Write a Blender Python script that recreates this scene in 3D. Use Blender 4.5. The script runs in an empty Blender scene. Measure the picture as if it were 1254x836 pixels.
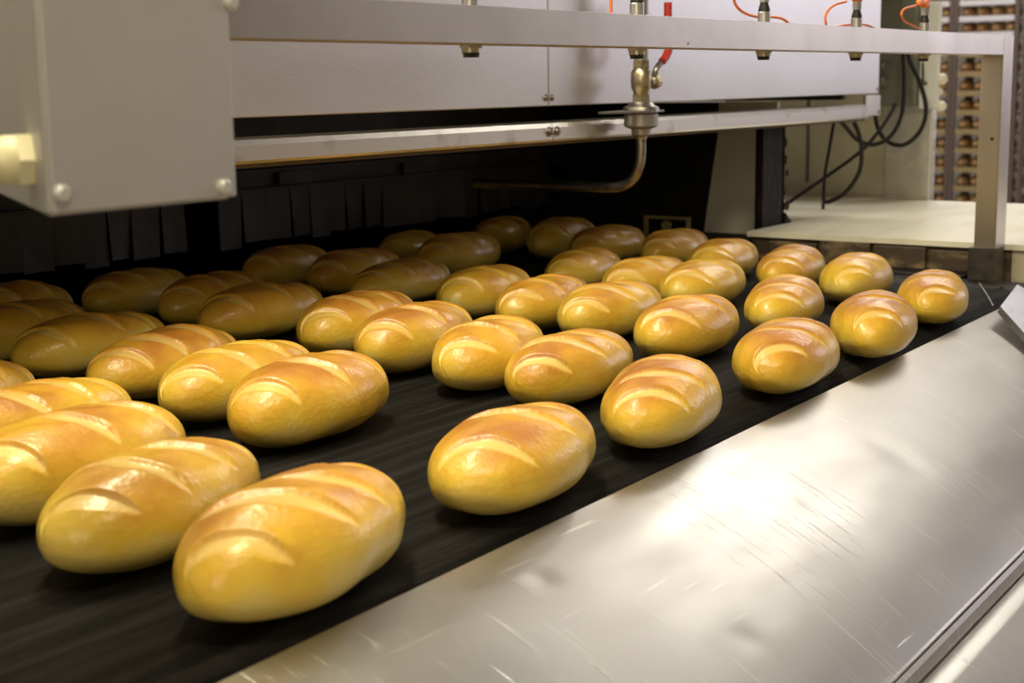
import bpy, bmesh, math, random
import numpy as np
from mathutils import Vector, Matrix
PI = math.pi
# ------------------------------------------------------------ camera (world: x along the oven front, y into the oven, z up; belt top z = 0)
VP1 = np.array([1916., 82.]); VPV = np.array([774., 10700.]); PP = np.array([627., 418.])
F = math.sqrt(-np.dot(VP1-PP, VPV-PP))
_n = lambda v: v/np.linalg.norm(v)
_X = _n(np.array([*(VP1-PP), F])); _Z = -_n(np.array([*(VPV-PP), F])); _Y = np.cross(_Z, _X)
RW = np.array([_X, _Y, _Z]); CAM = np.array([0., 0., .42])
def _ray(u, v): return RW @ np.array([u-627., v-418., F])
def onx(u, v, x): d = _ray(u, v); return Vector(CAM+(x-CAM[0])/d[0]*d)
def ony(u, v, y): d = _ray(u, v); return Vector(CAM+(y-CAM[1])/d[1]*d)
def onz(u, v, z): d = _ray(u, v); return Vector(CAM+(z-CAM[2])/d[2]*d)
scn = bpy.context.scene; COL = scn.collection
cd = bpy.data.cameras.new('camera'); cam = bpy.data.objects.new('camera', cd); COL.objects.link(cam); scn.camera = cam
M3 = Matrix([[RW[i][0], -RW[i][1], -RW[i][2]] for i in range(3)])
cam.matrix_world = Matrix.Translation(Vector(CAM)) @ M3.to_4x4()
cd.sensor_width = 36; cd.lens = F/1254*36; cd.clip_start = .02
cd.dof.use_dof = True; cd.dof.focus_distance = 1.95; cd.dof.aperture_fstop = 7.5
# ------------------------------------------------------------ world, lamps, exposure
scn.view_settings.view_transform = 'Standard'; scn.view_settings.look = 'None'
scn.view_settings.exposure = 0.18; scn.view_settings.gamma = 1; scn.view_settings.use_curve_mapping = False
w = bpy.data.worlds.new('world'); scn.world = w; w.use_nodes = True
w.node_tree.nodes['Background'].inputs[0].default_value = (.9, .93, 1, 1); w.node_tree.nodes['Background'].inputs[1].default_value = .25
def area(name, loc, target, sx, sy, power, col):
    l = bpy.data.lights.new(name, 'AREA'); l.shape = 'RECTANGLE'; l.size = sx; l.size_y = sy; l.energy = power; l.color = col
    o = bpy.data.objects.new(name, l); COL.objects.link(o); o.location = loc
    o.rotation_euler = (Vector(target)-Vector(loc)).to_track_quat('-Z', 'Y').to_euler(); return o
area('ceiling_tube_lamp', (1.2, 1.42, 2.3), (1.35, 1.22, 0), 2.9, .24, 92, (1, .92, .66))
area('ceiling_tube_lamp', (5.6, 1.5, 2.45), (5.0, 1.3, 0), 3.4, .45, 62, (1, .95, .86))
area('ceiling_tube_lamp', (.3, -.3, 2.1), (1.2, 1.0, 0), 1.0, .3, 20, (1, .85, .58))
area('ceiling_tube_lamp', (8.5, 3.2, 2.5), (8.5, 3.2, 0), 3, 2, 90, (1, .95, .9))
area('cool_window_light', (10.6, -2.3, 1.6), (4, 1, .5), 3.0, 2.0, 58, (.93, .89, 1))
area('warm_left_fill', (-1.6, -.2, .9), (1.6, 1.6, 0), 1.2, 1.2, 16, (1, .84, .55))  # added warm fill, low from the left, for the loaves' ends; no actual doorway

# ------------------------------------------------------------ materials
def mat(name, col, rough=.5, metal=0, coat=0, noise=None, bump=None, spec=.5):
    """noise=(scale, colour2, lo, hi, stretch) ; bump=(scale, strength, distance, stretch)"""
    m = bpy.data.materials.new(name); m.use_nodes = True; nt = m.node_tree; b = nt.nodes['Principled BSDF']
    b.inputs['Base Color'].default_value = (*col, 1); b.inputs['Roughness'].default_value = rough; b.inputs['Metallic'].default_value = metal
    b.inputs['Coat Weight'].default_value = coat; b.inputs['Specular IOR Level'].default_value = spec
    tc = nt.nodes.new('ShaderNodeTexCoord')
    def nz(scale, stretch, detail=5):
        mp = nt.nodes.new('ShaderNodeMapping'); mp.inputs['Scale'].default_value = stretch; nt.links.new(tc.outputs['Object'], mp.inputs[0])
        t = nt.nodes.new('ShaderNodeTexNoise'); t.inputs['Scale'].default_value = scale; t.inputs['Detail'].default_value = detail; nt.links.new(mp.outputs[0], t.inputs[0]); return t
    if noise:
        t = nz(noise[0], noise[4] if len(noise) > 4 else (1, 1, 1))
        r = nt.nodes.new('ShaderNodeMapRange'); r.inputs[1].default_value = noise[2]; r.inputs[2].default_value = noise[3]
        nt.links.new(t.outputs[0], r.inputs[0])
        x = nt.nodes.new('ShaderNodeMix'); x.data_type = 'RGBA'; x.inputs[6].default_value = (*col, 1); x.inputs[7].default_value = (*noise[1], 1)
        nt.links.new(r.outputs[0], x.inputs[0]); nt.links.new(x.outputs[2], b.inputs['Base Color'])
    if bump:
        t = nz(bump[0], bump[3] if len(bump) > 3 else (1, 1, 1), 3)
        bp = nt.nodes.new('ShaderNodeBump'); bp.inputs['Strength'].default_value = bump[1]; bp.inputs['Distance'].default_value = bump[2]
        nt.links.new(t.outputs[0], bp.inputs['Height']); nt.links.new(bp.outputs[0], b.inputs['Normal'])
    return m
STEEL = mat('brushed_steel', (.60, .56, .51), .36, 1, noise=(5, (.46, .42, .38), .35, .7, (1, 1, .6)), bump=(60, .15, .001, (1, 20, 20)))
PANEL = mat('panel_steel', (.62, .60, .60), .36, .85, noise=(2, (.55, .53, .52), .35, .7, (1, 1, 3)), bump=(40, .12, .002, (1, 6, 14)))
RAILM = mat('rail_steel', (.68, .64, .58), .3, 1, noise=(14, (.42, .36, .28), .58, .75), bump=(60, .15, .001, (1, 8, 8)))
BOXM = mat('box_steel', (.53, .515, .51), .5, .55, noise=(5, (.48, .47, .46), .4, .7))
BRASS = mat('brass', (.50, .44, .31), .35, 1, noise=(60, (.3, .24, .14), .5, .7))
DULL = mat('dull_metal', (.36, .34, .32), .38, 1, noise=(50, (.2, .17, .14), .5, .75))
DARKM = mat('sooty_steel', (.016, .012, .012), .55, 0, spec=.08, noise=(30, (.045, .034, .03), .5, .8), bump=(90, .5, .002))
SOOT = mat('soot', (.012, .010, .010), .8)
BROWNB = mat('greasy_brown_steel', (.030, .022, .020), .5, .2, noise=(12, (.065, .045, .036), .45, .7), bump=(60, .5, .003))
FLAPM = mat('rubber_flap', (.030, .028, .031), .5, 0, noise=(20, (.045, .040, .042), .4, .7), bump=(25, .4, .004))
CREAM = mat('cream_enamel', (.72, .66, .48), .45, 0, noise=(5, (.52, .44, .28), .55, .8), bump=(30, .1, .002))
CREAMT = mat('cream_table_top', (.86, .82, .68), .35, 0, noise=(4, (.72, .64, .46), .5, .85, (1, 3, 1)))
STAIN = mat('scorched_cream', (.60, .54, .40), .5, 0, noise=(9, (.22, .16, .09), .5, .72))
RUST = mat('rusty_board', (.07, .045, .028), .6, 0, noise=(26, (.26, .19, .10), .50, .70, (1, .6, 1.6)), bump=(60, .6, .003))
OLIVE = mat('olive_grey_paint', (.20, .20, .16), .5, 0, noise=(9, (.12, .12, .08), .5, .8))
WHITEP = mat('white_paint', (.78, .78, .74), .5)
FOIL = mat('crinkled_foil', (.66, .63, .55), .4, .5, bump=(9, .35, .03))
BLACKC = mat('black_cable', (.020, .016, .014), .6, spec=.2)
BLACKP = mat('black_plastic', (.02, .02, .02), .4)
ORANGE = mat('orange_plastic', (.85, .20, .04), .4)
REDP = mat('red_grip', (.55, .04, .03), .4)
GLANDM = mat('cream_plastic', (.78, .72, .46), .4)
RACKM = mat('rack_steel', (.16, .12, .10), .5, .4)
TRAYM = mat('tray_steel', (.88, .87, .92), .4, .5)
TRAYB = mat('tray_browned', (.36, .27, .14), .5, .3)
CRUMBM = mat('far_bread', (.42, .26, .11), .6, noise=(9, (.30, .14, .04), .4, .7))
FLOORM = mat('floor_concrete', (.30, .26, .22), .6, noise=(3, (.22, .19, .16), .4, .7))
WALLM = mat('wall_paint', (.62, .58, .53), .8, noise=(2, (.56, .52, .47), .4, .7))
CEILM = mat('ceiling_paint', (.50, .48, .45), .8, noise=(2, (.44, .42, .4), .4, .7))

def belt_material():
    m = bpy.data.materials.new('woven_belt'); m.use_nodes = True; nt = m.node_tree; b = nt.nodes['Principled BSDF']
    b.inputs['Roughness'].default_value = .65; b.inputs['Specular IOR Level'].default_value = .06
    tc = nt.nodes.new('ShaderNodeTexCoord')
    def wv(ang, sc, dist=.6):
        mp = nt.nodes.new('ShaderNodeMapping'); mp.inputs['Rotation'].default_value = (0, 0, ang); nt.links.new(tc.outputs['Object'], mp.inputs[0])
        t = nt.nodes.new('ShaderNodeTexWave'); t.inputs['Scale'].default_value = sc; t.inputs['Distortion'].default_value = dist; t.inputs['Detail'].default_value = 1
        nt.links.new(mp.outputs[0], t.inputs[0]); return t
    a = wv(PI/2, 55); c = wv(.0, 70)
    mx = nt.nodes.new('ShaderNodeMath'); mx.operation = 'MAXIMUM'; nt.links.new(a.outputs[1], mx.inputs[0]); nt.links.new(c.outputs[1], mx.inputs[1])
    mp = nt.nodes.new('ShaderNodeMapping'); mp.inputs['Scale'].default_value = (.8, 14, 1); nt.links.new(tc.outputs['Object'], mp.inputs[0])
    n = nt.nodes.new('ShaderNodeTexNoise'); n.inputs['Scale'].default_value = 4; n.inputs['Detail'].default_value = 4; nt.links.new(mp.outputs[0], n.inputs[0])
    r = nt.nodes.new('ShaderNodeMapRange'); r.inputs[1].default_value = .42; r.inputs[2].default_value = .75; nt.links.new(n.outputs[0], r.inputs[0])
    x = nt.nodes.new('ShaderNodeMix'); x.data_type = 'RGBA'; x.inputs[6].default_value = (.007, .0065, .006, 1); x.inputs[7].default_value = (.024, .022, .020, 1)
    nt.links.new(r.outputs[0], x.inputs[0]); nt.links.new(x.outputs[2], b.inputs['Base Color'])
    bp = nt.nodes.new('ShaderNodeBump'); bp.inputs['Strength'].default_value = .5; bp.inputs['Distance'].default_value = .002
    nt.links.new(mx.outputs[0], bp.inputs['Height']); nt.links.new(bp.outputs[0], b.inputs['Normal']); return m
BELTM = belt_material()

def chute_material():
    m = bpy.data.materials.new('scratched_chute_steel'); m.use_nodes = True; nt = m.node_tree; b = nt.nodes['Principled BSDF']
    b.inputs['Metallic'].default_value = 1; b.inputs['Base Color'].default_value = (.62, .60, .56, 1)
    tc = nt.nodes.new('ShaderNodeTexCoord')
    def nz(scale, st, rot=0, det=4):
        mp = nt.nodes.new('ShaderNodeMapping'); mp.inputs['Scale'].default_value = st; mp.inputs['Rotation'].default_value = (0, 0, rot)
        nt.links.new(tc.outputs['Object'], mp.inputs[0])
        t = nt.nodes.new('ShaderNodeTexNoise'); t.inputs['Scale'].default_value = scale; t.inputs['Detail'].default_value = det; nt.links.new(mp.outputs[0], t.inputs[0]); return t
    def rng(t, a, c, lo, hi):
        r = nt.nodes.new('ShaderNodeMapRange'); r.inputs[1].default_value = a; r.inputs[2].default_value = c; r.inputs[3].default_value = lo; r.inputs[4].default_value = hi
        nt.links.new(t.outputs[0], r.inputs[0]); return r
    def math_(op, p, q):
        n = nt.nodes.new('ShaderNodeMath'); n.operation = op; nt.links.new(p.outputs[0], n.inputs[0]); nt.links.new(q.outputs[0], n.inputs[1]); return n
    big = rng(nz(3, (1, 1, 1)), .35, .7, .30, .38); smear = rng(nz(5, (1, 5, 1), .5), .4, .7, 0, .06)
    nt.links.new(math_('ADD', big, smear).outputs[0], b.inputs['Roughness'])
    # scratches: thin stretched noise in three directions, gated by larger patches
    s = None
    for rot, st in ((.12, (46, 1.6, 1)), (-.30, (52, 2.0, 1)), (.95, (1.4, 44, 1)), (.45, (60, 2.4, 1))):
        q = math_('MULTIPLY', rng(nz(4.5, st, rot, 2), .67, .73, 0, .75), rng(nz(3.5, (1, 1, 1), rot*3, 1), .48, .6, 0, 1))
        s = q if s is None else math_('MAXIMUM', s, q)
    dirt = rng(nz(7, (1, 1, 1), .3, 6), .45, .75, 0, .5)
    x = nt.nodes.new('ShaderNodeMix'); x.data_type = 'RGBA'; x.inputs[6].default_value = (.53, .51, .48, 1); x.inputs[7].default_value = (.47, .445, .41, 1)
    nt.links.new(dirt.outputs[0], x.inputs[0])
    y = nt.nodes.new('ShaderNodeMix'); y.data_type = 'RGBA'; y.inputs[7].default_value = (.85, .83, .80, 1)
    nt.links.new(s.outputs[0], y.inputs[0]); nt.links.new(x.outputs[2], y.inputs[6]); nt.links.new(y.outputs[2], b.inputs['Base Color'])
    h = rng(nz(2.4, (1, 1.6, 1), .2, 2), 0, 1, 0, 1)
    bp = nt.nodes.new('ShaderNodeBump'); bp.inputs['Strength'].default_value = .16; bp.inputs['Distance'].default_value = .02
    nt.links.new(h.outputs[0], bp.inputs['Height'])
    b2 = nt.nodes.new('ShaderNodeBump'); b2.inputs['Strength'].default_value = .25; b2.inputs['Distance'].default_value = .001
    nt.links.new(s.outputs[0], b2.inputs['Height']); nt.links.new(bp.outputs[0], b2.inputs['Normal']); nt.links.new(b2.outputs[0], b.inputs['Normal'])
    return m
CHUTEM = chute_material()

def bread_material():
    m = bpy.data.materials.new('bread_crust'); m.use_nodes = True; nt = m.node_tree; b = nt.nodes['Principled BSDF']
    L = nt.links.new
    at = nt.nodes.new('ShaderNodeAttribute'); at.attribute_name = 'opening'
    ah = nt.nodes.new('ShaderNodeAttribute'); ah.attribute_name = 'bake'
    oi = nt.nodes.new('ShaderNodeObjectInfo'); tc = nt.nodes.new('ShaderNodeTexCoord')
    sp = nt.nodes.new('ShaderNodeSeparateColor'); L(oi.outputs['Color'], sp.inputs[0])
    va = nt.nodes.new('ShaderNodeVectorMath'); va.operation = 'ADD'; L(tc.outputs['Object'], va.inputs[0]); L(oi.outputs['Color'], va.inputs[1])
    def nz(scale, det=5):
        t = nt.nodes.new('ShaderNodeTexNoise'); t.inputs['Scale'].default_value = scale; t.inputs['Detail'].default_value = det; L(va.outputs[0], t.inputs[0]); return t
    def ma(op, p, q):
        n = nt.nodes.new('ShaderNodeMath'); n.operation = op
        for i, z in enumerate((p, q)):
            if isinstance(z, (int, float)): n.inputs[i].default_value = z
            else: L(z, n.inputs[i])
        return n.outputs[0]
    n1 = nz(13); n2 = nz(45, 3)
    br = ma('ADD', ah.outputs['Fac'], ma('MULTIPLY', ma('SUBTRACT', n1.outputs[0], .5), 1.3))
    br = ma('ADD', br, ma('MULTIPLY', ma('SUBTRACT', n2.outputs[0], .5), .35))
    br = ma('ADD', br, ma('MULTIPLY', ma('SUBTRACT', sp.outputs[0], .5), .25))
    cr = nt.nodes.new('ShaderNodeValToRGB'); L(br, cr.inputs[0])
    e = cr.color_ramp; e.elements[0].position = 0; e.elements[0].color = (.74, .57, .16, 1)
    e.elements[1].position = 1; e.elements[1].color = (.48, .19, .025, 1)
    for p, c in ((.25, (.78, .53, .060)), (.5, (.74, .44, .038)), (.75, (.64, .32, .030))):
        q = e.elements.new(p); q.color = (*c, 1)
    mx = nt.nodes.new('ShaderNodeMix'); mx.data_type = 'RGBA'; L(cr.outputs[0], mx.inputs[6]); mx.inputs[7].default_value = (.86, .63, .20, 1)
    L(ma('MULTIPLY', at.outputs['Fac'], ma('ADD', .22, ma('MULTIPLY', n1.outputs[0], .9))), mx.inputs[0])
    L(mx.outputs[2], b.inputs['Base Color'])
    b.inputs['Subsurface Weight'].default_value = 0
    b.inputs['Coat Weight'].default_value = .42; b.inputs['Coat Roughness'].default_value = .22
    r = nt.nodes.new('ShaderNodeMapRange'); L(n1.outputs[0], r.inputs[0]); r.inputs[3].default_value = .32; r.inputs[4].default_value = .5; L(r.outputs[0], b.inputs['Roughness'])
    bp = nt.nodes.new('ShaderNodeBump'); bp.inputs['Strength'].default_value = .38; bp.inputs['Distance'].default_value = .0018
    L(ma('ADD', n2.outputs[0], nz(160, 2).outputs[0]), bp.inputs['Height']); L(bp.outputs[0], b.inputs['Normal'])
    L(bp.outputs[0], b.inputs['Coat Normal'])
    return m
BREAD = bread_material()

# ------------------------------------------------------------ helpers
def link(name, me, m, parent=None, loc=None):
    o = bpy.data.objects.new(name, me); COL.objects.link(o)
    if m and not me.materials: me.materials.append(m)
    if parent is not None: o.parent = parent; o.matrix_parent_inverse = Matrix.Translation(-parent.location) if parent.type == 'EMPTY' else Matrix()
    return o
def obj(name, bm, m, parent=None, smooth=False):
    bmesh.ops.recalc_face_normals(bm, faces=bm.faces)
    me = bpy.data.meshes.new(name); bm.to_mesh(me); bm.free()
    if smooth:
        for p in me.polygons: p.use_smooth = True
        me.set_sharp_from_angle(angle=math.radians(38))
    return link(name, me, m, parent)
def thing(name, label, cat, loc, group=None):
    o = bpy.data.objects.new(name, None); COL.objects.link(o); o.location = loc; o.empty_display_size = .05
    return tag(o, label, cat, group)
def tag(o, label, cat, group=None):
    o['label'] = label; o['category'] = cat
    if group: o['group'] = group
    return o
def struct(o): o['kind'] = 'structure'; return o
def box(bm, a, b, bev=0):
    a, b = Vector(a), Vector(b); lo = Vector(map(min, a, b)); hi = Vector(map(max, a, b))
    r = bmesh.ops.create_cube(bm, size=1, matrix=Matrix.Translation((lo+hi)/2) @ Matrix.Diagonal((*(hi-lo), 1)))
    if bev:
        es = {e for v in r['verts'] for e in v.link_edges}
        bmesh.ops.bevel(bm, geom=list(es), offset=bev, segments=2, affect='EDGES', profile=.5)
    return bm
def bx(a, b, bev=0): return box(bmesh.new(), a, b, bev)
def prism(bm, pts, ext):
    """pts: 3D polygon, ext: extrusion vector"""
    vs = [bm.verts.new(p) for p in pts]; vt = [bm.verts.new(Vector(p)+Vector(ext)) for p in pts]
    bm.faces.new(vs); bm.faces.new(vt[::-1]); n = len(vs)
    for i in range(n): bm.faces.new((vs[i], vs[(i+1) % n], vt[(i+1) % n], vt[i]))
    return bm
def frame_of(d):
    d = d.normalized(); u = d.cross(Vector((0, 0, 1)) if abs(d.z) < .9 else Vector((1, 0, 0))).normalized(); return u, d.cross(u).normalized()
def lathe(bm, base, axis, prof, n=20):
    """prof: list of (distance along axis, radius)"""
    base, axis = Vector(base), Vector(axis).normalized(); u, v = frame_of(axis); rings = []
    for t, r in prof:
        rings.append([bm.verts.new(base+axis*t+(u*math.cos(2*PI*k/n)+v*math.sin(2*PI*k/n))*r) for k in range(n)])
    for a, b in zip(rings, rings[1:]):
        for k in range(n): bm.faces.new((a[k], a[(k+1) % n], b[(k+1) % n], b[k]))
    bm.faces.new(rings[0][::-1]); bm.faces.new(rings[-1]); return bm
def catmull(pts, k=8):
    P = [Vector(p) for p in pts]; P = [P[0]*2-P[1]]+P+[P[-1]*2-P[-2]]; out = []
    for i in range(1, len(P)-2):
        for j in range(k):
            t = j/k; a, b, c, d = P[i-1:i+3]
            out.append(.5*((2*b)+(c-a)*t+(2*a-5*b+4*c-d)*t*t+(3*b-a-3*c+d)*t**3))
    return out+[P[-2]]
def tube(bm, pts, r, n=10, smooth=True):
    P = catmull(pts) if smooth else [Vector(p) for p in pts]; rings = []; u = None
    for i, p in enumerate(P):
        d = (P[min(i+1, len(P)-1)]-P[max(i-1, 0)]).normalized()
        if u is None: u, _ = frame_of(d)
        u = (u-d*u.dot(d)).normalized(); v = d.cross(u)
        rings.append([bm.verts.new(p+(u*math.cos(2*PI*k/n)+v*math.sin(2*PI*k/n))*r) for k in range(n)])
    for a, b in zip(rings, rings[1:]):
        for k in range(n): bm.faces.new((a[k], a[(k+1) % n], b[(k+1) % n], b[k]))
    bm.faces.new(rings[0][::-1]); bm.faces.new(rings[-1]); return bm
def bolt(parent, p, axis, r, m=None, name='bolt'):
    bm = bmesh.new(); lathe(bm, p, axis, [(0, r*1.45), (r*.3, r*1.45), (r*.32, r), (r*.85, r*.92), (r*1.1, r*.55)], 12); return obj(name, bm, m or DULL, parent, True)

# ------------------------------------------------------------ the hall
struct(obj('floor', bx((-2.5, -3.5, -.95), (12.5, 6, -.9)), FLOORM)); struct(obj('ceiling', bx((-2.5, -3.5, 2.9), (12.5, 6, 2.95)), CEILM))
struct(obj('wall_left', bx((-2.55, -3.5, -.9), (-2.5, 6, 2.9)), WALLM)); struct(obj('wall_right', bx((12.5, -3.5, -.9), (12.55, 6, 2.9)), WALLM))
struct(obj('wall_back', bx((-2.5, 6, -.9), (12.5, 6.05, 2.9)), WALLM)); struct(obj('wall_front', bx((-2.5, -3.55, -.9), (12.5, -3.5, 2.9)), WALLM))

# ------------------------------------------------------------ oven body
YR = 1.5
ov = thing('tunnel_oven', 'long steel tunnel oven with a dark mouth above the moving belt', 'oven', (2.2, 1.6, -.9))
zt = 1.25; jx = ony(672, 130, YR).x; px1 = ony(1076, 115, YR).x; zb = .376
for x0, x1 in ((-.4, jx-.0012), (jx+.0012, px1)):
    bm = bmesh.new(); box(bm, (x0, YR, zb), (x1, YR+.012, zt), .002); box(bm, (x0, YR+.012, zb), (x1, YR+.035, zb+.006))
    obj('front_panel', bm, PANEL, ov)
for px, py, u in ((jx-.009, .391, 0), (jx+.010, .391, 0)): bolt(ov, (px, YR, py), (0, -1, 0), .0045)
bolt(ov, (px1-.012, YR, .388), (0, -1, 0), .0035)
# lower rail: rounded box section in two lengths
r1 = ony(1063, 140, YR-.012).x
for x0, x1 in ((-.4, jx-.001-.006), (jx-.006+.001, r1)):
    sec = [(0, .3125), (-.008, .3115), (-.0115, .313), (-.013, .317), (-.013, .338), (-.009, .346), (0, .349), (.03, .349), (.03, .313)]
    bm = bmesh.new(); prism(bm, [(x0, YR+a, z) for a, z in sec], (x1-x0, 0, 0)); obj('lower_rail', bm, RAILM, ov)
for dx in (-.018, .006): bolt(ov, (jx+dx, YR-.013, .331), (0, -1, 0), .0065)
obj('rail_end_bracket', bx((r1+.002, YR-.006, .318), (px1, YR+.004, .372), .0015), STEEL, ov); bolt(ov, (px1-.013, YR-.006, .328), (0, -1, 0), .0035)
obj('grease_trim', bx((-.4, YR-.004, .3065), (r1, YR+.02, .3115)), mat('greasy_yellow_edge', (.10, .07, .03), .8, 0, noise=(30, (.10, .07, .03), .4, .7)), ov)
# hood, walls and inner sheets
obj('top_cover', bx((-.4, YR+.012, zt-.01), (px1, 3.6, zt)), STEEL, ov)
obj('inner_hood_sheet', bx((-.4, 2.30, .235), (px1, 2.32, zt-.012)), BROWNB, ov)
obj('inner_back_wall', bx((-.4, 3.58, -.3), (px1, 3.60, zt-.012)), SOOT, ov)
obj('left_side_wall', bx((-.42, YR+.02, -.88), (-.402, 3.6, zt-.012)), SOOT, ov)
# right side: soot-black wall with a slanted edge, cream liner in front of it
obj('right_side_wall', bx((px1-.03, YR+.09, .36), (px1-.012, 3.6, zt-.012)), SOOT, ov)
a = onx(880, 165, 3.5); b_ = onx(862, 283, 3.5)
bm = bmesh.new(); prism(bm, [(3.50, 1.63, .02), (3.50, 1.63, .36), (3.50, a.y, .36), (3.50, a.y+.002, a.z), (3.50, b_.y, .02)], (.012, 0, 0)); obj('cream_liner', bm, mat('stained_liner', (.93, .89, .77), .45, 0, noise=(9, (.40, .31, .18), .60, .74, (1, 1, .5))), ov)
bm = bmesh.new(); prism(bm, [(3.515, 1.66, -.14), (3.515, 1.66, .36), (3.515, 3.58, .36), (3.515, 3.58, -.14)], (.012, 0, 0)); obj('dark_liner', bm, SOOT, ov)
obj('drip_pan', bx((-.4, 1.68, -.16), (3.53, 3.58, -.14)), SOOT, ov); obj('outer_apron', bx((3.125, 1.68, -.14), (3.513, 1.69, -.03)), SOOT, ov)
obj('liner_foot', bx((3.2, 1.62, -.03), (3.52, 1.86, .018)), DARKM, ov)
# brown angle iron that carries the flaps
bm = bmesh.new(); box(bm, (.6, 2.235, .207), (3.46, 2.262, .246)); box(bm, (.6, 2.20, .203), (3.46, 2.262, .209)); obj('flap_carrier', bm, BROWNB, ov)
for x0, x1, dz in ((2.30, 2.42, .006), (2.72, 2.86, .004)): obj('carrier_clip', bx((x0, 2.222, .207), (x1, 2.236, .232+dz), .002), BROWNB, ov)
obj('carrier_post', bx((3.60, 2.25, -.02), (3.645, 2.28, .42)), DARKM, ov)
# dark post that carries the rail
bm = bmesh.new(); box(bm, (3.325, 1.585, 0), (3.445, 1.60, .309)); box(bm, (3.437, 1.585, 0), (3.450, 1.66, .309)); obj('support_post', bm, DARKM, ov)
bm = bmesh.new(); prism(bm, [(3.45, 1.58, 0), (3.57, 1.58, 0), (3.45, 1.58, .085)], (0, .006, 0)); obj('gusset', bm, DARKM, ov)
bm = bmesh.new(); rr = random.Random(3)
for i in range(60):
    z = rr.uniform(.02, .30); s = rr.uniform(.004, .010)
    bmesh.ops.create_icosphere(bm, subdivisions=1, radius=s, matrix=Matrix.Translation((3.452+rr.uniform(-.004, .012), 1.60+rr.uniform(-.02, .05), z)) @ Matrix.Diagonal((.7, 1, 1.6, 1)))
so = obj('grime_crust', bm, mat('grime', (.085, .065, .05), .8, noise=(60, (.03, .022, .018), .4, .6)), ov); so['kind'] = 'stuff'

# curtain of dark rubber flaps
cu = thing('strip_curtain', 'dark curtain of narrow rubber flaps hanging at the back of the oven mouth', 'curtain', (2.2, 2.25, .2))
edges = []; x = .92; rr = random.Random(5)
while x < 3.30:
    wd = rr.uniform(.056, .070)
    if not (2.04 < x+wd/2 < 2.125): edges.append((x, wd))
    else: x = 2.125; continue
    x += wd+rr.uniform(.0, .004)
for x, wd in edges:
    bm = bmesh.new(); n = 6; tw = rr.uniform(-.010, .010); cv = rr.uniform(-.006, .006); zb_ = .092+rr.uniform(-.006, .008); vs = []
    ph = rr.uniform(-.5, .5); lean = rr.uniform(-.004, .006)
    for side in (0, .0025):
        g = []
        for j in range(5):
            f_ = j/4; z = .212+(zb_-.212)*f_
            g.append([bm.verts.new((x+wd*i/n+lean*f_, 2.228+side+tw*f_*(i/n-.5)*2+cv*f_*math.cos((i/n-.5)*PI+ph), z)) for i in range(n+1)])
        vs.append(g)
    for g, fl in ((vs[0], 1), (vs[1], -1)):
        for j in range(4):
            for i in range(n): q = (g[j][i], g[j][i+1], g[j+1][i+1], g[j+1][i]); bm.faces.new(q[::fl])
    per = [(0, i) for i in range(n+1)]+[(j, n) for j in range(1, 5)]+[(4, i) for i in range(n-1, -1, -1)]+[(j, 0) for j in range(3, 0, -1)]
    for (a0, b0), (a1, b1) in zip(per, per[1:]+per[:1]): bm.faces.new((vs[0][a0][b0], vs[0][a1][b1], vs[1][a1][b1], vs[1][a0][b0]))
    obj('flap', bm, FLAPM, cu, True)

# ------------------------------------------------------------ conveyor belt
edge = lambda x: .757+.028*(x-.69)
cv = thing('conveyor', 'black woven conveyor belt carrying loaves out of the oven', 'conveyor', (1.6, 1.4, -.9))
bm = bmesh.new(); xs = np.linspace(-.3, 2.94, 30); prof = [(2.9, 0), (2.2, 0), (1.5, 0), (1.0, 0), (.05, 0)]+[(.05-.05*math.sin(t), -.05+.05*math.cos(t)) for t in np.linspace(.15, PI/2, 9)]+[(.0, -.12)]
g = []
for x in xs:
    off = edge(x)+.004
    g.append([bm.verts.new((x, off+a, z)) for a, z in prof[3:]])
back = [[bm.verts.new((x, y, 0)) for y in (3.4, 2.2, 1.9, 1.6, 1.3)] for x in xs]
for i in range(len(xs)-1):
    for j in range(len(g[0])-1): bm.faces.new((g[i][j], g[i+1][j], g[i+1][j+1], g[i][j+1]))
    for j in range(4): bm.faces.new((back[i][j], back[i+1][j], back[i+1][j+1], back[i][j+1]))
# join strip: from y=1.3 to the first front vertex
for i in range(len(xs)-1): g[i][0].co.y = min(g[i][0].co.y, 2.0)
for i in range(len(xs)-1):
    pass
for i in range(len(xs)): g[i][0].co.y = 1.3; g[i][0].co.z = 0
bmesh.ops.remove_doubles(bm, verts=bm.verts, dist=1e-5)
bo = obj('belt', bm, BELTM, cv, True); so = bo.modifiers.new('thick', 'SOLIDIFY'); so.thickness = .004; so.offset = -1
obj('end_roller', lathe(bmesh.new(), (-.28, edge(-.28)+.056, -.056), (3.28, .028*3.28, 0), [(0, .049), (3.28, .049)], 24), DARKM, cv, True)
obj('side_rail', bx((2.96, .84, -.12), (3.115, 3.4, -.008)), DARKM, cv)
bm = bmesh.new(); box(bm, (-.3, .95, -.9), (-.24, 1.01, -.02)); obj('leg', bm, DARKM, cv); obj('leg', bx((3.04, .95, -.9), (3.10, 1.01, -.12)), DARKM, cv)
obj('bed_plate', bx((-.3, .90, -.03), (3.02, 3.4, -.0055)), SOOT, cv)
bm = bmesh.new(); tube(bm, [ony(1199, 347, .86), ony(1208, 360, .83), ony(1216, 374, .80)], .0012, 6); obj('tracking_wire', bm, DULL, cv)
obj('trough_wall', bx((2.945, .80, -.10), (3.10, .815, -.004)), DARKM, cv)
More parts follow.
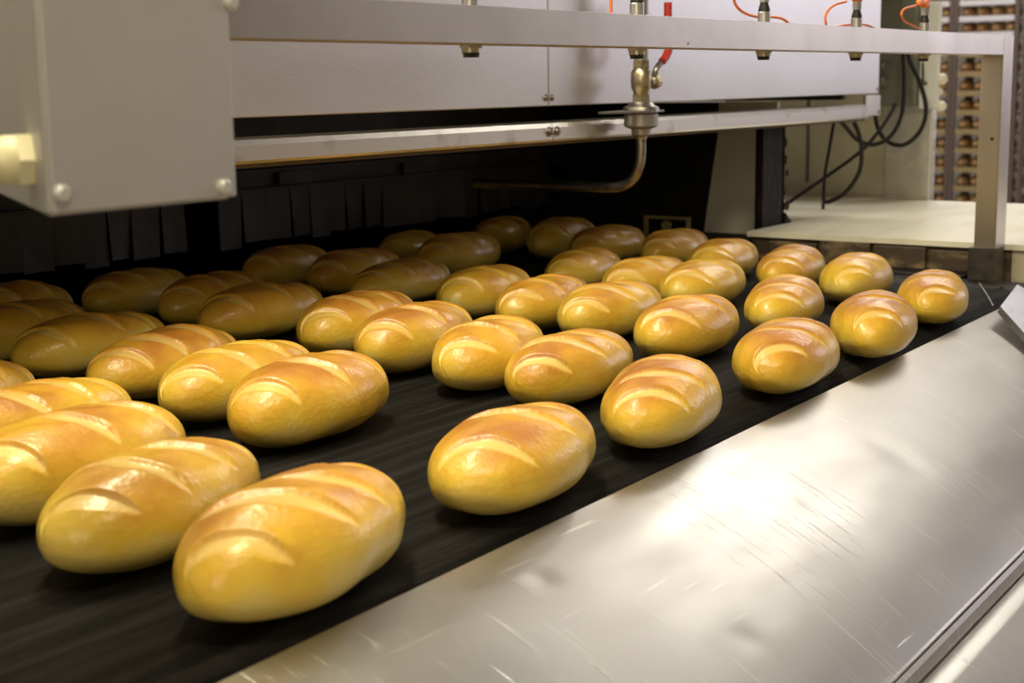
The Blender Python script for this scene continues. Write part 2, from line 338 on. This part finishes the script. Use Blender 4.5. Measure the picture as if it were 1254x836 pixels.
# small yellowed bracket by the right belt edge
br = thing('guide_bracket', 'small yellowed metal bracket beside dark oven opening, behind the loaves', 'bracket', (3.25, 1.8, 0))
X0 = 3.22; p = onx(788, 265, X0); q = onx(845, 271, X0); YM = mat('yellowed_metal', (.50, .43, .22), .4, .5)
bm = bmesh.new(); box(bm, (X0, q.y, p.z-.004), (X0+.006, p.y, p.z+.003)); obj('crossbar', bm, YM, br)
for yy in (p.y-.006, q.y+.006): obj('upright', bx((X0, yy-.005, -.006), (X0+.006, yy+.005, p.z-.004)), YM, br)
obj('hook', lathe(bmesh.new(), (X0-.006, (p.y+q.y)/2, p.z-.020), (1, 0, 0), [(0, .012), (.012, .012)], 14), YM, br, True)

# ------------------------------------------------------------ steel chute
ch = thing('steel_chute', 'scratched shiny stainless steel chute sloping down from the belt edge', 'chute', (1.6, .6, -.9))
def sheet(name, prof, x0, x1, nx, th, m, dents=()):
    bm = bmesh.new(); g = []
    for i in range(nx+1):
        x = x0+(x1-x0)*i/nx; row = []
        for a, z in prof:
            y = edge(x)+a
            for dx, dy, r, h in dents:
                d2 = ((x-dx)**2+(y-dy)**2)/(r*r); z = z-h*math.exp(-d2) if d2 < 9 else z
            row.append(bm.verts.new((x, y, z)))
        g.append(row)
    for i in range(nx):
        for j in range(len(prof)-1): bm.faces.new((g[i][j], g[i+1][j], g[i+1][j+1], g[i][j+1]))
    o = obj(name, bm, m, ch, True); s = o.modifiers.new('thick', 'SOLIDIFY'); s.thickness = th; s.offset = -1; return o
zz = lambda d: -.004-.30*d-.74*d*d
pr = [(.004, -.011), (.002, -.006), (0, -.004)]+[(-d, zz(d)) for d in np.linspace(.006, .298, 44)]
dents = [(onz(*c, -.06).x, onz(*c, -.06).y, r, h) for c, r, h in (((665, 758), .010, .0022), ((985, 622), .009, .0020), ((912, 742), .012, .0015), ((1078, 458), .012, .003), ((1022, 500), .018, .0012), ((560, 690), .02, .0012), ((1100, 560), .03, .0015), ((840, 600), .04, .0012))]
sheet('upper_sheet', pr, -.25, 3.0, 260, .002, CHUTEM, dents)
e0 = zz(.298)
sheet('bottom_flange', [(-.298, e0+.003), (-.301, e0+.006), (-.305, e0+.003), (-.307, e0-.006), (-.309, e0-.012)], -.25, 3.0, 30, .002, CHUTEM)
sheet('lower_sheet', [(-.309-d, e0-.012-.52*d) for d in np.linspace(0, .30, 16)], -.25, 3.0, 60, .002, CHUTEM)
for x in (.1, 2.8): obj('leg', bx((x, edge(x)-.22, -.9), (x+.04, edge(x)-.18, -.16)), DARKM, ch)
# riveted corner plate at right
cp = thing('corner_plate', 'small bolted steel plate at the far right end of the chute', 'plate', (2.7, .75, 0))
P4 = [ony(1225, 375, .775), ony(1246, 348, .79), ony(1330, 400, .66), ony(1330, 492, .575)]
for v in P4: v.z += .0
n_ = (P4[1]-P4[0]).cross(P4[2]-P4[0]).normalized(); n_ = n_ if n_.z > 0 else -n_
bm = bmesh.new(); prism(bm, P4, n_*-.012); obj('plate', bm, mat('blue_grey_steel', (.40, .40, .46), .4, .9, noise=(30, (.30, .29, .30), .5, .8)), cp)
bolt(cp, ony(1247, 368, .775)+n_*.0, n_, .0042, WHITEP)

# ------------------------------------------------------------ bread
def loaf_meshes(seed, cuts):
    """crust mesh and one mesh per slash, cut out of one smooth surface; canonical size .27 x .13 x .09"""
    r = random.Random(seed); L, W, H = .27, .13, .091; NS, NR = 190, 150
    ph = [r.uniform(0, 6.28) for _ in range(8)]; fat = r.uniform(-.06, .06)
    sl = []
    for c in cuts: sl.append((c+r.uniform(-.006, .006), r.uniform(-.022, -.010), math.radians(-63+r.uniform(-6, 6)), r.uniform(.056, .070), (.012 if c < -.09 else r.uniform(.0145, .018)), r.uniform(.8, 1.15)))
    V = np.zeros((NS+1, NR, 3)); OP = np.zeros((NS+1, NR)); BK = np.zeros((NS+1, NR)); ID = -np.ones((NS+1, NR), int)
    for i in range(NS+1):
        th = PI*i/NS; t = -math.cos(th)
        wp = (1-abs(t)**2.15)**.53 if abs(t) < 1 else 0; hp = (1-abs(t)**2.5)**.50 if abs(t) < 1 else 0
        wp *= 1+.03*math.sin(3*t+ph[0])+fat*t; hp *= 1+.03*math.sin(4*t+ph[1])
        for k in range(NR):
            a = 2*PI*k/NR; ca, sa = math.cos(a), math.sin(a)
            y = W/2*wp*math.copysign(abs(ca)**.92, ca); zc = .44*H
            z = zc+(H-zc)*hp*abs(sa)**.95 if sa > 0 else zc-zc*hp**.9*abs(sa)**.86
            x = L/2*t
            x += 0; op = 0; dz = 0; sid = -1
            ys_ = (PI/2-a if a < 1.5*PI else 2.5*PI-a)*W/2*.98*(.35+.65*wp)
            if sa > -.45:
                for q, (cx, cy, an, ha, hb, dp) in enumerate(sl):
                    s = (x-cx)*math.cos(an)+(ys_-cy)*math.sin(an); d = -(x-cx)*math.sin(an)+(ys_-cy)*math.cos(an)
                    # d > 0 is towards the far end of the loaf
                    d -= .004*math.sin(s*60+ph[q % 8])*.3; e = 1-(s/ha)**2
                    if e <= 0: continue
                    top = hb*e; bot = -.55*hb*e; wgt = min(1, e*1.8)
                    if bot < d < top:
                        f_ = (d-bot)/(top-bot); op = max(op, min(1, (1-f_)*7)*min(1, f_*4)*min(1, e*3)); dz -= .0034*dp*wgt*f_**1.2*(1-max(0, f_-.85)/.15*.6); sid = q
                    elif d >= top: dz += .0022*dp*wgt*(1-math.exp(-(d-top)/.0012)*1.3)*math.exp(-(d-top)/.009)
                    else: dz += .0010*dp*wgt*math.exp((d-bot)/.006)
            nv = Vector((x*.35, y/(W*W)*L*L*.25, (z-zc)*2)); nv = nv.normalized() if nv.length > 1e-6 else Vector((0, 0, 1))
            P = Vector((x, y, z))+nv*dz+nv*.0012*math.sin(x*70+ph[2]+3*y*30)*math.sin(y*80+ph[3])
            P.y += .006*math.sin(t*1.4+ph[4])
            V[i, k] = P; V[i, k, 2] = max(.0006, V[i, k, 2]); OP[i, k] = op; ID[i, k] = sid
            zz_ = z/H; BK[i, k] = (1 if sid < 0 else 1)*max(0, min(1, (zz_-.2)/.72))*.80  # low sides paler: lighter bake, plus chute reflection put into the colour
    verts = [tuple(V[0, 0])]+[tuple(V[i, k]) for i in range(1, NS) for k in range(NR)]+[tuple(V[NS, 0])]
    ix = lambda i, k: 0 if i == 0 else (len(verts)-1 if i == NS else 1+(i-1)*NR+k % NR)
    faces = []; fid = []
    for i in range(NS):
        for k in range(NR):
            f_ = [ix(i, k), ix(i+1, k), ix(i+1, k+1), ix(i, k+1)]; f2 = []
            [f2.append(v) for v in f_ if v not in f2]
            faces.append(f2[::-1]); ids = [ID[i, k], ID[i+1, k], ID[i+1, (k+1) % NR], ID[i, (k+1) % NR]]
            fid.append(ids[0] if ids[0] >= 0 and len(set(ids)) == 1 else -1)
    op = [0]+[OP[i, k] for i in range(1, NS) for k in range(NR)]+[0]; bk = [.3]+[BK[i, k] for i in range(1, NS) for k in range(NR)]+[.3]
    full = bpy.data.meshes.new('full'); full.from_pydata(verts, [], faces); full.update()
    nrm = [v.normal.copy() for v in full.vertices]; out = []
    for q in range(-1, len(sl)):
        fs = [f_ for f_, i in zip(faces, fid) if i == q]; used = sorted({v for f_ in fs for v in f_}); mp = {v: i for i, v in enumerate(used)}
        me = bpy.data.meshes.new('crust' if q < 0 else 'slash'); me.from_pydata([verts[v] for v in used], [], [[mp[v] for v in f_] for f_ in fs])
        for nm, src in (('opening', op), ('bake', bk)):
            at = me.attributes.new(nm, 'FLOAT', 'POINT'); at.data.foreach_set('value', [float(src[v]) for v in used])
        for p_ in me.polygons: p_.use_smooth = True
        me.normals_split_custom_set_from_vertices([nrm[v] for v in used]); me.materials.append(BREAD); me.update(); out.append(me)
    bpy.data.meshes.remove(full); return out
VARS = [loaf_meshes(11, (-.112, -.050, .022, .088)), loaf_meshes(12, (-.108, -.042, .030, .094)), loaf_meshes(13, (-.098, -.022, .056)), loaf_meshes(14, (-.110, -.048, .024, .088)), loaf_meshes(15, (-.104, -.040, .026, .086)), loaf_meshes(16, (-.094, -.016, .062))]
ROWS = {
    'A': [(0.862,0.830,0.278,0.139,0.229), (1.198,0.838,0.265,0.133,0.166), (1.502,0.845,0.269,0.132,0.191), (1.858,0.841,0.269,0.131,0.164), (2.169,0.837,0.274,0.127,0.236), (2.512,0.869,0.268,0.121,0.198)],
    'B': [(0.878,1.021,0.271,0.138,0.057), (1.631,1.054,0.262,0.128,0.050), (1.997,1.071,0.261,0.124,0.022), (2.288,1.050,0.263,0.126,0.116), (2.664,1.067,0.263,0.124,0.104)],
    'C': [(0.930,1.193,0.281,0.142,0.004), (1.284,1.202,0.270,0.136,0.017), (1.656,1.205,0.261,0.131,0.063), (2.082,1.265,0.265,0.126,-0.004), (2.447,1.281,0.262,0.122,0.011), (2.749,1.247,0.263,0.122,0.030)],
    'D': [(1.028,1.392,0.270,0.130,-0.030), (1.331,1.370,0.265,0.130,-0.004), (1.696,1.370,0.265,0.131,0.021), (2.108,1.415,0.267,0.124,-0.036), (2.464,1.417,0.264,0.123,-0.002), (2.821,1.430,0.260,0.119,0.057)],
    'E': [(1.046,1.595,0.270,0.130,-0.030), (1.369,1.557,0.270,0.130,-0.030), (1.762,1.539,0.267,0.133,0.006), (2.156,1.577,0.265,0.127,-0.003), (2.532,1.603,0.263,0.116,-0.027), (2.973,1.635,0.261,0.120,0.034)],
    'F': [(1.418,1.769,0.271,0.127,-0.046), (1.781,1.771,0.270,0.126,-0.049), (2.195,1.811,0.274,0.120,-0.092), (2.908,1.773,0.273,0.126,-0.064)],
    'G': [(1.428,1.957,0.270,0.130,-0.030), (1.841,1.953,0.264,0.129,-0.001), (2.269,1.989,0.260,0.124,0.013), (2.598,1.973,0.264,0.129,0.009), (2.996,1.954,0.261,0.130,0.055)],
    'H': [(1.541,2.142,0.270,0.130,-0.030), (1.821,2.134,0.253,0.127,0.039), (2.223,2.135,0.259,0.127,0.027), (2.633,2.139,0.251,0.124,0.102), (3.004,2.140,0.255,0.124,0.095)]}
ROWTXT = {'A': 'front row along the steel chute', 'B': 'second row back from the steel chute', 'C': 'third row back from the steel chute', 'D': 'fourth row back from the steel chute',
          'E': 'fifth row, where the oven shadow begins', 'F': 'sixth row under the oven hood', 'G': 'second last row inside oven', 'H': 'last row by the dark flaps'}
LOOK = {'A': 'glossy golden loaf', 'B': 'golden slashed loaf', 'C': 'golden slashed loaf', 'D': 'golden slashed loaf', 'E': 'half shaded loaf', 'F': 'shaded brown loaf', 'G': 'dim brown loaf', 'H': 'dark brown loaf'}
ORD = ['first', 'second', 'third', 'fourth', 'fifth', 'sixth']; rr = random.Random(77); n = 0
for rk, lst in ROWS.items():
    for i, (x, y, L, W, yaw) in enumerate(lst):
        ms = VARS[(n*5+n//6) % 6]; n += 1
        place = ORD[i]+' from the left' if i < len(lst)-1 else 'rightmost'
        t = thing('bread_loaf', '%s in %s, %s' % (LOOK[rk], ROWTXT[rk], place), 'bread', (x, y, .0008), 'loaves on the belt, '+ROWTXT[rk])
        t.rotation_euler.z = yaw+(.06 if rk != 'A' else .02); t.scale = (L/.27, W/.13, W/.13*rr.uniform(.97, 1.04))
        c = (rr.random(), rr.random()*3, rr.random()*5, 1)
        for j, me in enumerate(ms):
            o = bpy.data.objects.new('crust' if j == 0 else 'slash', me); COL.objects.link(o); o.parent = t; o.color = c

# ------------------------------------------------------------ front frame of angle iron with sensors
YB = .955
fr = thing('guard_frame', 'steel angle frame bar on a post, crossing in front of the oven', 'frame', (3.14, YB, 0))
xe = 3.205
bm = bmesh.new(); box(bm, (.795, YB, .461), (3.139, YB+.004, .501), .0008); box(bm, (.795, YB+.004, .461), (3.139, YB+.05, .465)); obj('crossbar', bm, STEEL, fr)
bm = bmesh.new(); box(bm, (3.140, YB, .055), (3.206, YB+.004, .502), .0008); box(bm, (3.140, YB+.004, .055), (3.146, YB+.046, .462)); obj('post', bm, STEEL, fr)
bm = bmesh.new(); box(bm, (3.132, YB-.004, -.12), (3.185, YB+.055, .058)); obj('post_foot', bm, mat('greasy_post_foot', (.10, .09, .075), .45, .6, noise=(30, (.04, .035, .03), .4, .7)), fr)
obj('bolt_hole', lathe(bmesh.new(), (3.1405, YB+.017, .288), (-1, 0, 0), [(0, .004), (.001, .004)], 12), BLACKP, fr)
h = ony(843, 53, YB); obj('bolt_hole', lathe(bmesh.new(), h, (0, -1, 0), [(0, .0022), (.0006, .0022)], 10), DULL, fr)
def cable(parent, pts, r=.0021, m=ORANGE, name='cable'): return obj(name, tube(bmesh.new(), pts, r, 8), m, parent, True)
SY = .985
GR = mat('sensor_grey', (.50, .50, .50), .35, .8)
def sensor(u, full, where, cab):
    x = ony(u, 65, SY).x; t = thing('photo_sensor', 'threaded grey proximity sensor through the frame bar, %s' % where, 'sensor', (x, SY, .465), 'sensors on the frame bar')
    bm = bmesh.new(); lathe(bm, (x, SY, .461), (0, 0, -1), [(0, .0135), (.0035, .0135)], 6); lathe(bm, (x, SY, .4575), (0, 0, -1), [(0, .0105), (.0050, .0105)], 20); obj('lock_nut', bm, BRASS, t)
    bm = bmesh.new(); lathe(bm, (x, SY, .4525), (0, 0, -1), [(0, .0092), (.0022, .0095), (.0032, .0085), (.0052, .0092)], 20); obj('sensing_face', bm, BLACKP, t, True)
    bm = bmesh.new(); lathe(bm, (x, SY, .465), (0, 0, 1), [(0, .0095), (.052, .0095), (.0535, .008)], 20); obj('barrel', bm, GR, t, True)
    bm = bmesh.new(); lathe(bm, (x, SY, .5185), (0, 0, 1), [(0, .0088), (.003, .0088), (.012, .006), (.013, .006)], 16); obj('connector_neck', bm, BLACKP, t, True)
    bm = bmesh.new(); lathe(bm, (x, SY, .5315), (0, 0, 1), [(0, .0078), (.014, .0078)], 6); obj('coupling_nut', bm, GR, t)
    if full:
        bm = bmesh.new(); box(bm, (x-.0085, SY-.008, .5455), (x+.0085, SY+.008, .560), .003); box(bm, (x-.035, SY-.0055, .549), (x-.0085, SY+.0055, .559), .003); obj('plug', bm, ORANGE, t)
    for pts in cab: cable(t, pts)
    return t
def S(pts, y=SY): return [ony(u, v, y) for u, v in pts]
sensor(577, True, 'leftmost, by the grey control box', [])
sensor(780, False, 'beside the brass valve', [[ony(747, -20, SY), ony(748, -4, SY), ony(748, 22, SY)]])
sensor(935, False, 'third from the left', [S([(897, -10), (901, 6), (912, 16), (930, 21), (948, 21), (960, 24), (970, 33)], 1.005)])
sensor(1048, True, 'fourth from the left', [S([(1036, 2), (1022, 6), (1012, 16), (1011, 26), (1014, 36)], 1.0), S([(1018, 34), (1032, 31), (1048, 30), (1062, 31), (1076, 38)], 1.01)])
sensor(1131, True, 'rightmost, near the end post', [S([(1122, 7), (1108, 11), (1104, 18), (1108, 26), (1118, 31), (1130, 37)], 1.0)])

# ------------------------------------------------------------ valve and pipe
vx = 2.482; VY = 1.44
va = thing('gas_valve', 'brass ball valve with red lever and thin pipe bending into the oven', 'valve', (vx, VY, .21))
zof = lambda v: ony(785, v, VY).z
L_ = lambda prof, m, nm, n=20, sm=True, ax=(0, 0, -1), base=None: obj(nm, lathe(bmesh.new(), base or (vx, VY, 0), ax, prof, n), m, va, sm)
dn = lambda *a: [(-zof(v), r) for v, r in a]
L_(dn((-60, .014), (76, .014)), mat('grey_pipe', (.42, .42, .42), .4, .9), 'riser_pipe')
L_(dn((74, .0175), (84, .0175)), BRASS, 'hex_nut', 6, False)
L_(dn((84, .015), (88, .019), (98, .020), (108, .019), (112, .015), (122, .015)), BRASS, 'valve_body')
L_(dn((116, .0185), (126, .0185)), BRASS, 'hex_nut', 6, False)
L_(dn((125, .022), (129, .026), (131, .034), (135, .036), (137, .036)), DULL, 'flange')
bm = bmesh.new(); zf = zof(135)
prism(bm, [(vx-.02, VY-.036, zf), (vx+.065, VY-.014, zf), (vx+.065, VY+.005, zf), (vx-.02, VY+.036, zf), (vx-.13, VY+.016, zf), (vx-.13, VY+.002, zf)], (0, 0, -.004)); obj('mounting_plate', bm, DULL, va)
L_(dn((138, .030), (140, .033), (154, .033), (156, .028), (158, .019), (165, .018), (167, .012), (170, .011)), mat('grey_cap', (.40, .39, .39), .4, .8), 'regulator_cap')
zp = zof(168); zl = .214
path = [(vx, VY, zp), (vx, VY, zp-.03), (vx, VY+.004, zl+.045), (vx, VY+.016, zl+.020), (vx, VY+.040, zl+.004), (vx, VY+.075, zl), (vx, VY+.14, zl), (vx, VY+.24, zl), (vx, VY+.40, zl)]
obj('gas_pipe', tube(bmesh.new(), path, .0098, 14), DULL, va, True)
bm = bmesh.new(); c = Vector((vx+.020, VY-.004, zof(100))); lathe(bm, c, (1, -.1, 0), [(0, .011), (.018, .011), (.020, .015), (.030, .013)], 14); obj('stem', bm, BRASS, va, True)
hp = [c+Vector((.024, 0, .0)), ony(803, 86, VY-.01), ony(809, 77, VY-.01), ony(817, 68, VY-.01)]
obj('lever', tube(bmesh.new(), hp, .0058, 8), DULL, va, True)
obj('lever_grip', tube(bmesh.new(), [ony(811, 75, VY-.012), ony(816, 68, VY-.012), ony(819, 58, VY-.012), ony(818, 40, VY-.012), ony(818, 3, VY-.012)], .0080, 10), REDP, va, True)

# ------------------------------------------------------------ control box, left foreground
BY = .80; A = ony(58, 262, BY); B = ony(286, 245, BY); zb_ = A.z-.002; zt_ = .60
cb = thing('control_box', 'large blurred grey steel control box hanging at upper left', 'control box', (A.x, BY, zb_))
dirn = Vector((.48, .877, 0)); C1 = Vector((A.x, BY, 0))+dirn*.30
poly = [(A.x, BY), (B.x, BY), (B.x, C1.y), (C1.x, C1.y)]
bm = bmesh.new(); prism(bm, [(x, y, zb_) for x, y in poly], (0, 0, zt_-zb_)); bmesh.ops.bevel(bm, geom=list(bm.edges), offset=.003, segments=3, affect='EDGES'); obj('housing', bm, BOXM, cb, True)
obj('lid', bx((A.x+.002, BY-.005, zb_+.002), (B.x-.001, BY-.0005, zt_-.002), .0015), BOXM, cb)
for u, v in ((74, 237), (273, 229), (281, 3)):
    p = ony(u, v, BY-.005); obj('lid_screw', lathe(bmesh.new(), p, (0, -1, 0), [(0, .0060), (.003, .0062), (.005, .004)], 14), mat('screw_grey', (.55, .56, .54), .4, .3), cb, True)
nl = Vector((-dirn.y, dirn.x, 0)); gp = ony(10, 199, .82)
k = (gp-Vector((A.x, BY, 0))).dot(nl); base = gp-nl*k; base = Vector((A.x, BY, 0))+dirn*.052; base.z = gp.z
bm = bmesh.new(); lathe(bm, base, nl, [(0, .019), (.010, .019)], 6); obj('gland_nut', bm, GLANDM, cb)
bm = bmesh.new(); lathe(bm, base+nl*.010, nl, [(0, .0165), (.008, .0165), (.013, .014), (.014, .008)], 20); obj('cable_gland', bm, GLANDM, cb, True)
obj('gland_cable', tube(bmesh.new(), [base+nl*.02, base+nl*.06, base+nl*.10+Vector((0, 0, .03)), base+nl*.12+Vector((0, 0, .16)), base+nl*.12+Vector((0, 0, .3))], .006, 8), BLACKC, cb, True)
obj('hanger_strap', bx((B.x-.012, .80, .352), (B.x+.004, .96, .375), .002), GLANDM, cb)

# ------------------------------------------------------------ table and machines on the right
tb = thing('side_table', 'long cream topped table beyond the right end of the oven', 'table', (3.7, 1.2, -.9))
XT = 3.21
obj('tabletop', prism(bmesh.new(), [(XT, .1, .048), (4.26, .1, .048), (4.26, 2.3, .048), (3.56, 2.3, .048), (3.56, 1.57, .048), (XT, 1.57, .048)], (0, 0, .012)), CREAMT, tb)
bk_ = bx((XT+.012, YB-.01, -.9), (XT+.03, 1.56, .046)); obj('rusty_fascia', bk_, RUST, tb)
obj('front_fascia', bx((XT+.010, .1, -.9), (XT+.03, YB-.012, .046)), STAIN, tb)
for i, y in enumerate(np.arange(1.0, 1.45, .13)):
    obj('scorched_block', bx((XT-.004, y, -.006), (XT+.010, y+.122, .040+.004*(i % 3)), .003), RUST, tb)
obj('ledge', bx((3.12, 1.02, -.03), (XT+.01, 1.56, -.004), .002), DARKM, tb)
for x, y in ((4.2, .15), (4.2, 1.9)): obj('leg', bx((x, y, -.9), (x+.05, y+.05, .047)), STAIN, tb)
XM = 4.32
cm = thing('cream_machine', 'cream enamelled machine cabinet standing behind the side table', 'cabinet', (XM+.25, 1.75, -.9))
y0 = onx(1088, 150, XM).y; y1 = 2.2; ys = onx(989, 200, XM).y
obj('cabinet_body', bx((XM+.008, y0, -.9), (XM+.16, y1, .62), .004), CREAM, cm)
obj('door', bx((XM, y0+.01, .066), (XM+.007, ys-.004, .60), .002), CREAM, cm); obj('door', bx((XM, ys+.004, .095), (XM+.007, y1-.01, .60), .002), CREAM, cm)
obj('hinge_strip', bx((XM-.004, ys-.004, .10), (XM+.004, ys+.004, .58)), OLIVE, cm)
fd = thing('foil_wrapped_unit', 'pale unit wrapped in crinkled silvery sheet below the olive box', 'machine', (XM, 1.5, -.9))
ya = onx(1148, 150, XM).y; yb = onx(1092, 150, XM).y; bm = bmesh.new(); box(bm, (XM-.05, ya, -.9), (XM-.004, yb, onx(1110, 128, XM).z), .004); obj('sheet_wrap', bm, FOIL, fd)
for u, v, r in ((1151, 97, .016), (1150, 130, .015), (1146, 112, .012)):
    p = onx(u-4, v, XM-.06); obj('knob', lathe(bmesh.new(), p+Vector((.02, .012, 0)), (-.3, -1, 0), [(0, r*.6), (.012, r*.7), (.016, r), (.03, r), (.036, r*.7)], 14), CREAMT, fd, True)
ob = thing('olive_switch_box', 'olive grey switch box hanging right of the oven panels', 'switch box', (XM-.1, 1.6, .3))
ya = onx(1122, 60, XM-.1).y; yb = onx(1077, 60, XM-.1).y; zl_ = onx(1100, 131, XM-.1).z
obj('housing', bx((XM-.1, ya, zl_), (XM-.055, yb, .70), .003), OLIVE, ob)
ym = onx(1103, 60, XM-.1).y; obj('cover', bx((XM-.106, ya+.002, zl_+.05), (XM-.1005, ym, .69), .002), OLIVE, ob)
for v in (80, 98): p = onx(1085, v, XM-.105); obj('fitting', lathe(bmesh.new(), p+Vector((.004, 0, 0)), (-1, 0, -.3), [(0, .010), (.012, .012), (.03, .007)], 14), OLIVE, ob, True)
wt = thing('white_cable_duct', 'tall white duct standing right of the olive switch box', 'duct', (XM-.08, 1.5, 0))
ya = onx(1149, 60, XM-.08).y; yb = onx(1127, 60, XM-.08).y
obj('duct_body', bx((XM-.08, ya, onx(1140, 133, XM-.08).z), (XM-.055, yb, onx(1140, 3, XM-.08).z), .003), WHITEP, wt)
bolt(wt, onx(1133, 102, XM-.08), (-1, 0, 0), .005)
hose = thing('duct_pull_rod', 'thin dark rod hanging below the rightmost sensor', 'rod', (XM-.09, 1.53, .3))
obj('rod', tube(bmesh.new(), [onx(1130, 76, XM-.10), onx(1130, 100, XM-.10)], .0028, 6), BLACKC, hose)

# dark cables
def cab(label, pts, x0, r, x1=None):
    n_ = len(pts)-1; P = [onx(u, v, x0+((x1 if x1 else x0)-x0)*i/n_) for i, (u, v) in enumerate(pts)]
    tag(obj('hanging_cable', tube(bmesh.new(), P, r, 8), BLACKC, None, True), label, 'cable', 'dark cables at the right end of the oven')
cab('thin dark cable hanging straight down to the table, left of the loops', [(1021, 151), (1016, 180), (1010, 215), (1008, 256)], 3.66, .0045)
cab('dark cable drooping from rail end and rising behind the olive box', [(1028, 147), (1038, 158), (1050, 171), (1068, 177), (1088, 169), (1102, 147), (1107, 114), (1106, 60)], 3.86, .0062, 4.13)
cab('dark cable looping from the rail down to the table', [(1046, 150), (1052, 165), (1055, 185), (1052, 211), (1035, 236), (1018, 246), (1010, 247)], 3.70, .0060)
cab('dark cable running diagonally up from behind the dark post', [(955, 256), (963, 250), (1008, 219), (1052, 187), (1075, 162), (1090, 140), (1096, 128)], 3.76, .0052, 4.16)
cab('widest dark cable loop, hanging right of the olive box', [(1070, 128), (1075, 157), (1088, 174), (1108, 177), (1127, 160), (1134, 134), (1127, 102), (1114, 74), (1110, 50)], 4.10, .0062, 4.12)

# ------------------------------------------------------------ bakery racks far behind
def rack(x, y0, y1, lab, seed):
    r = random.Random(seed); t = thing('bakery_rack', lab, 'rack', (x, (y0+y1)/2, -.9), 'bakery racks in the background')
    for xx in (x, x+.36):
        for yy in (y0, y1): obj('upright', bx((xx, yy-.013, -.88), (xx+.03, yy+.013, 1.9)), RACKM, t)
    for yy in (y0, y1):
        obj('side_rail', bx((x+.03, yy-.012, 1.86), (x+.36, yy+.012, 1.89)), RACKM, t)
    obj('top_bar', bx((x, y0+.016, 1.86), (x+.03, y1-.016, 1.89)), RACKM, t)
    z = -.74; k = 0
    while z < 1.8:
        white = z > .60
        tr = obj('tray', box(box(bmesh.new(), (x+.01, y0+.02, z), (x+.36, y1-.02, z+.012)), (x+.004, y0+.02, z), (x+.012, y1-.02, z+.036)), TRAYM if white else TRAYB, t)
        bm = bmesh.new()
        for yy in np.linspace(y0+.055, y1-.055, max(3, int((y1-y0-.11)/.078)+1)):
            bmesh.ops.create_uvsphere(bm, u_segments=10, v_segments=6, radius=1, matrix=Matrix.Translation((x+.13, yy, z+.060)) @ Matrix.Diagonal((.11, .048, .050, 1)))
        o = obj('tray_of_loaves', bm, CRUMBM, tr, True); o['kind'] = 'stuff'
        z += .128 if not white else .105; k += 1
XRK = 10.0
ya = onx(1166, 150, XRK).y; yb = onx(1240, 150, XRK).y
rack(XRK, yb+.0, ya+.0, 'tall bakery rack of bread trays seen just left of the end post', 1)
rack(XRK, ya+.03, ya+.03+(ya-yb)*1.2, 'tall bakery rack of bread trays partly hidden by the white duct', 2)
rack(XRK, yb-.06-(ya-yb)*1.2, yb-.06, 'tall bakery rack of bread trays at the far right edge', 3)
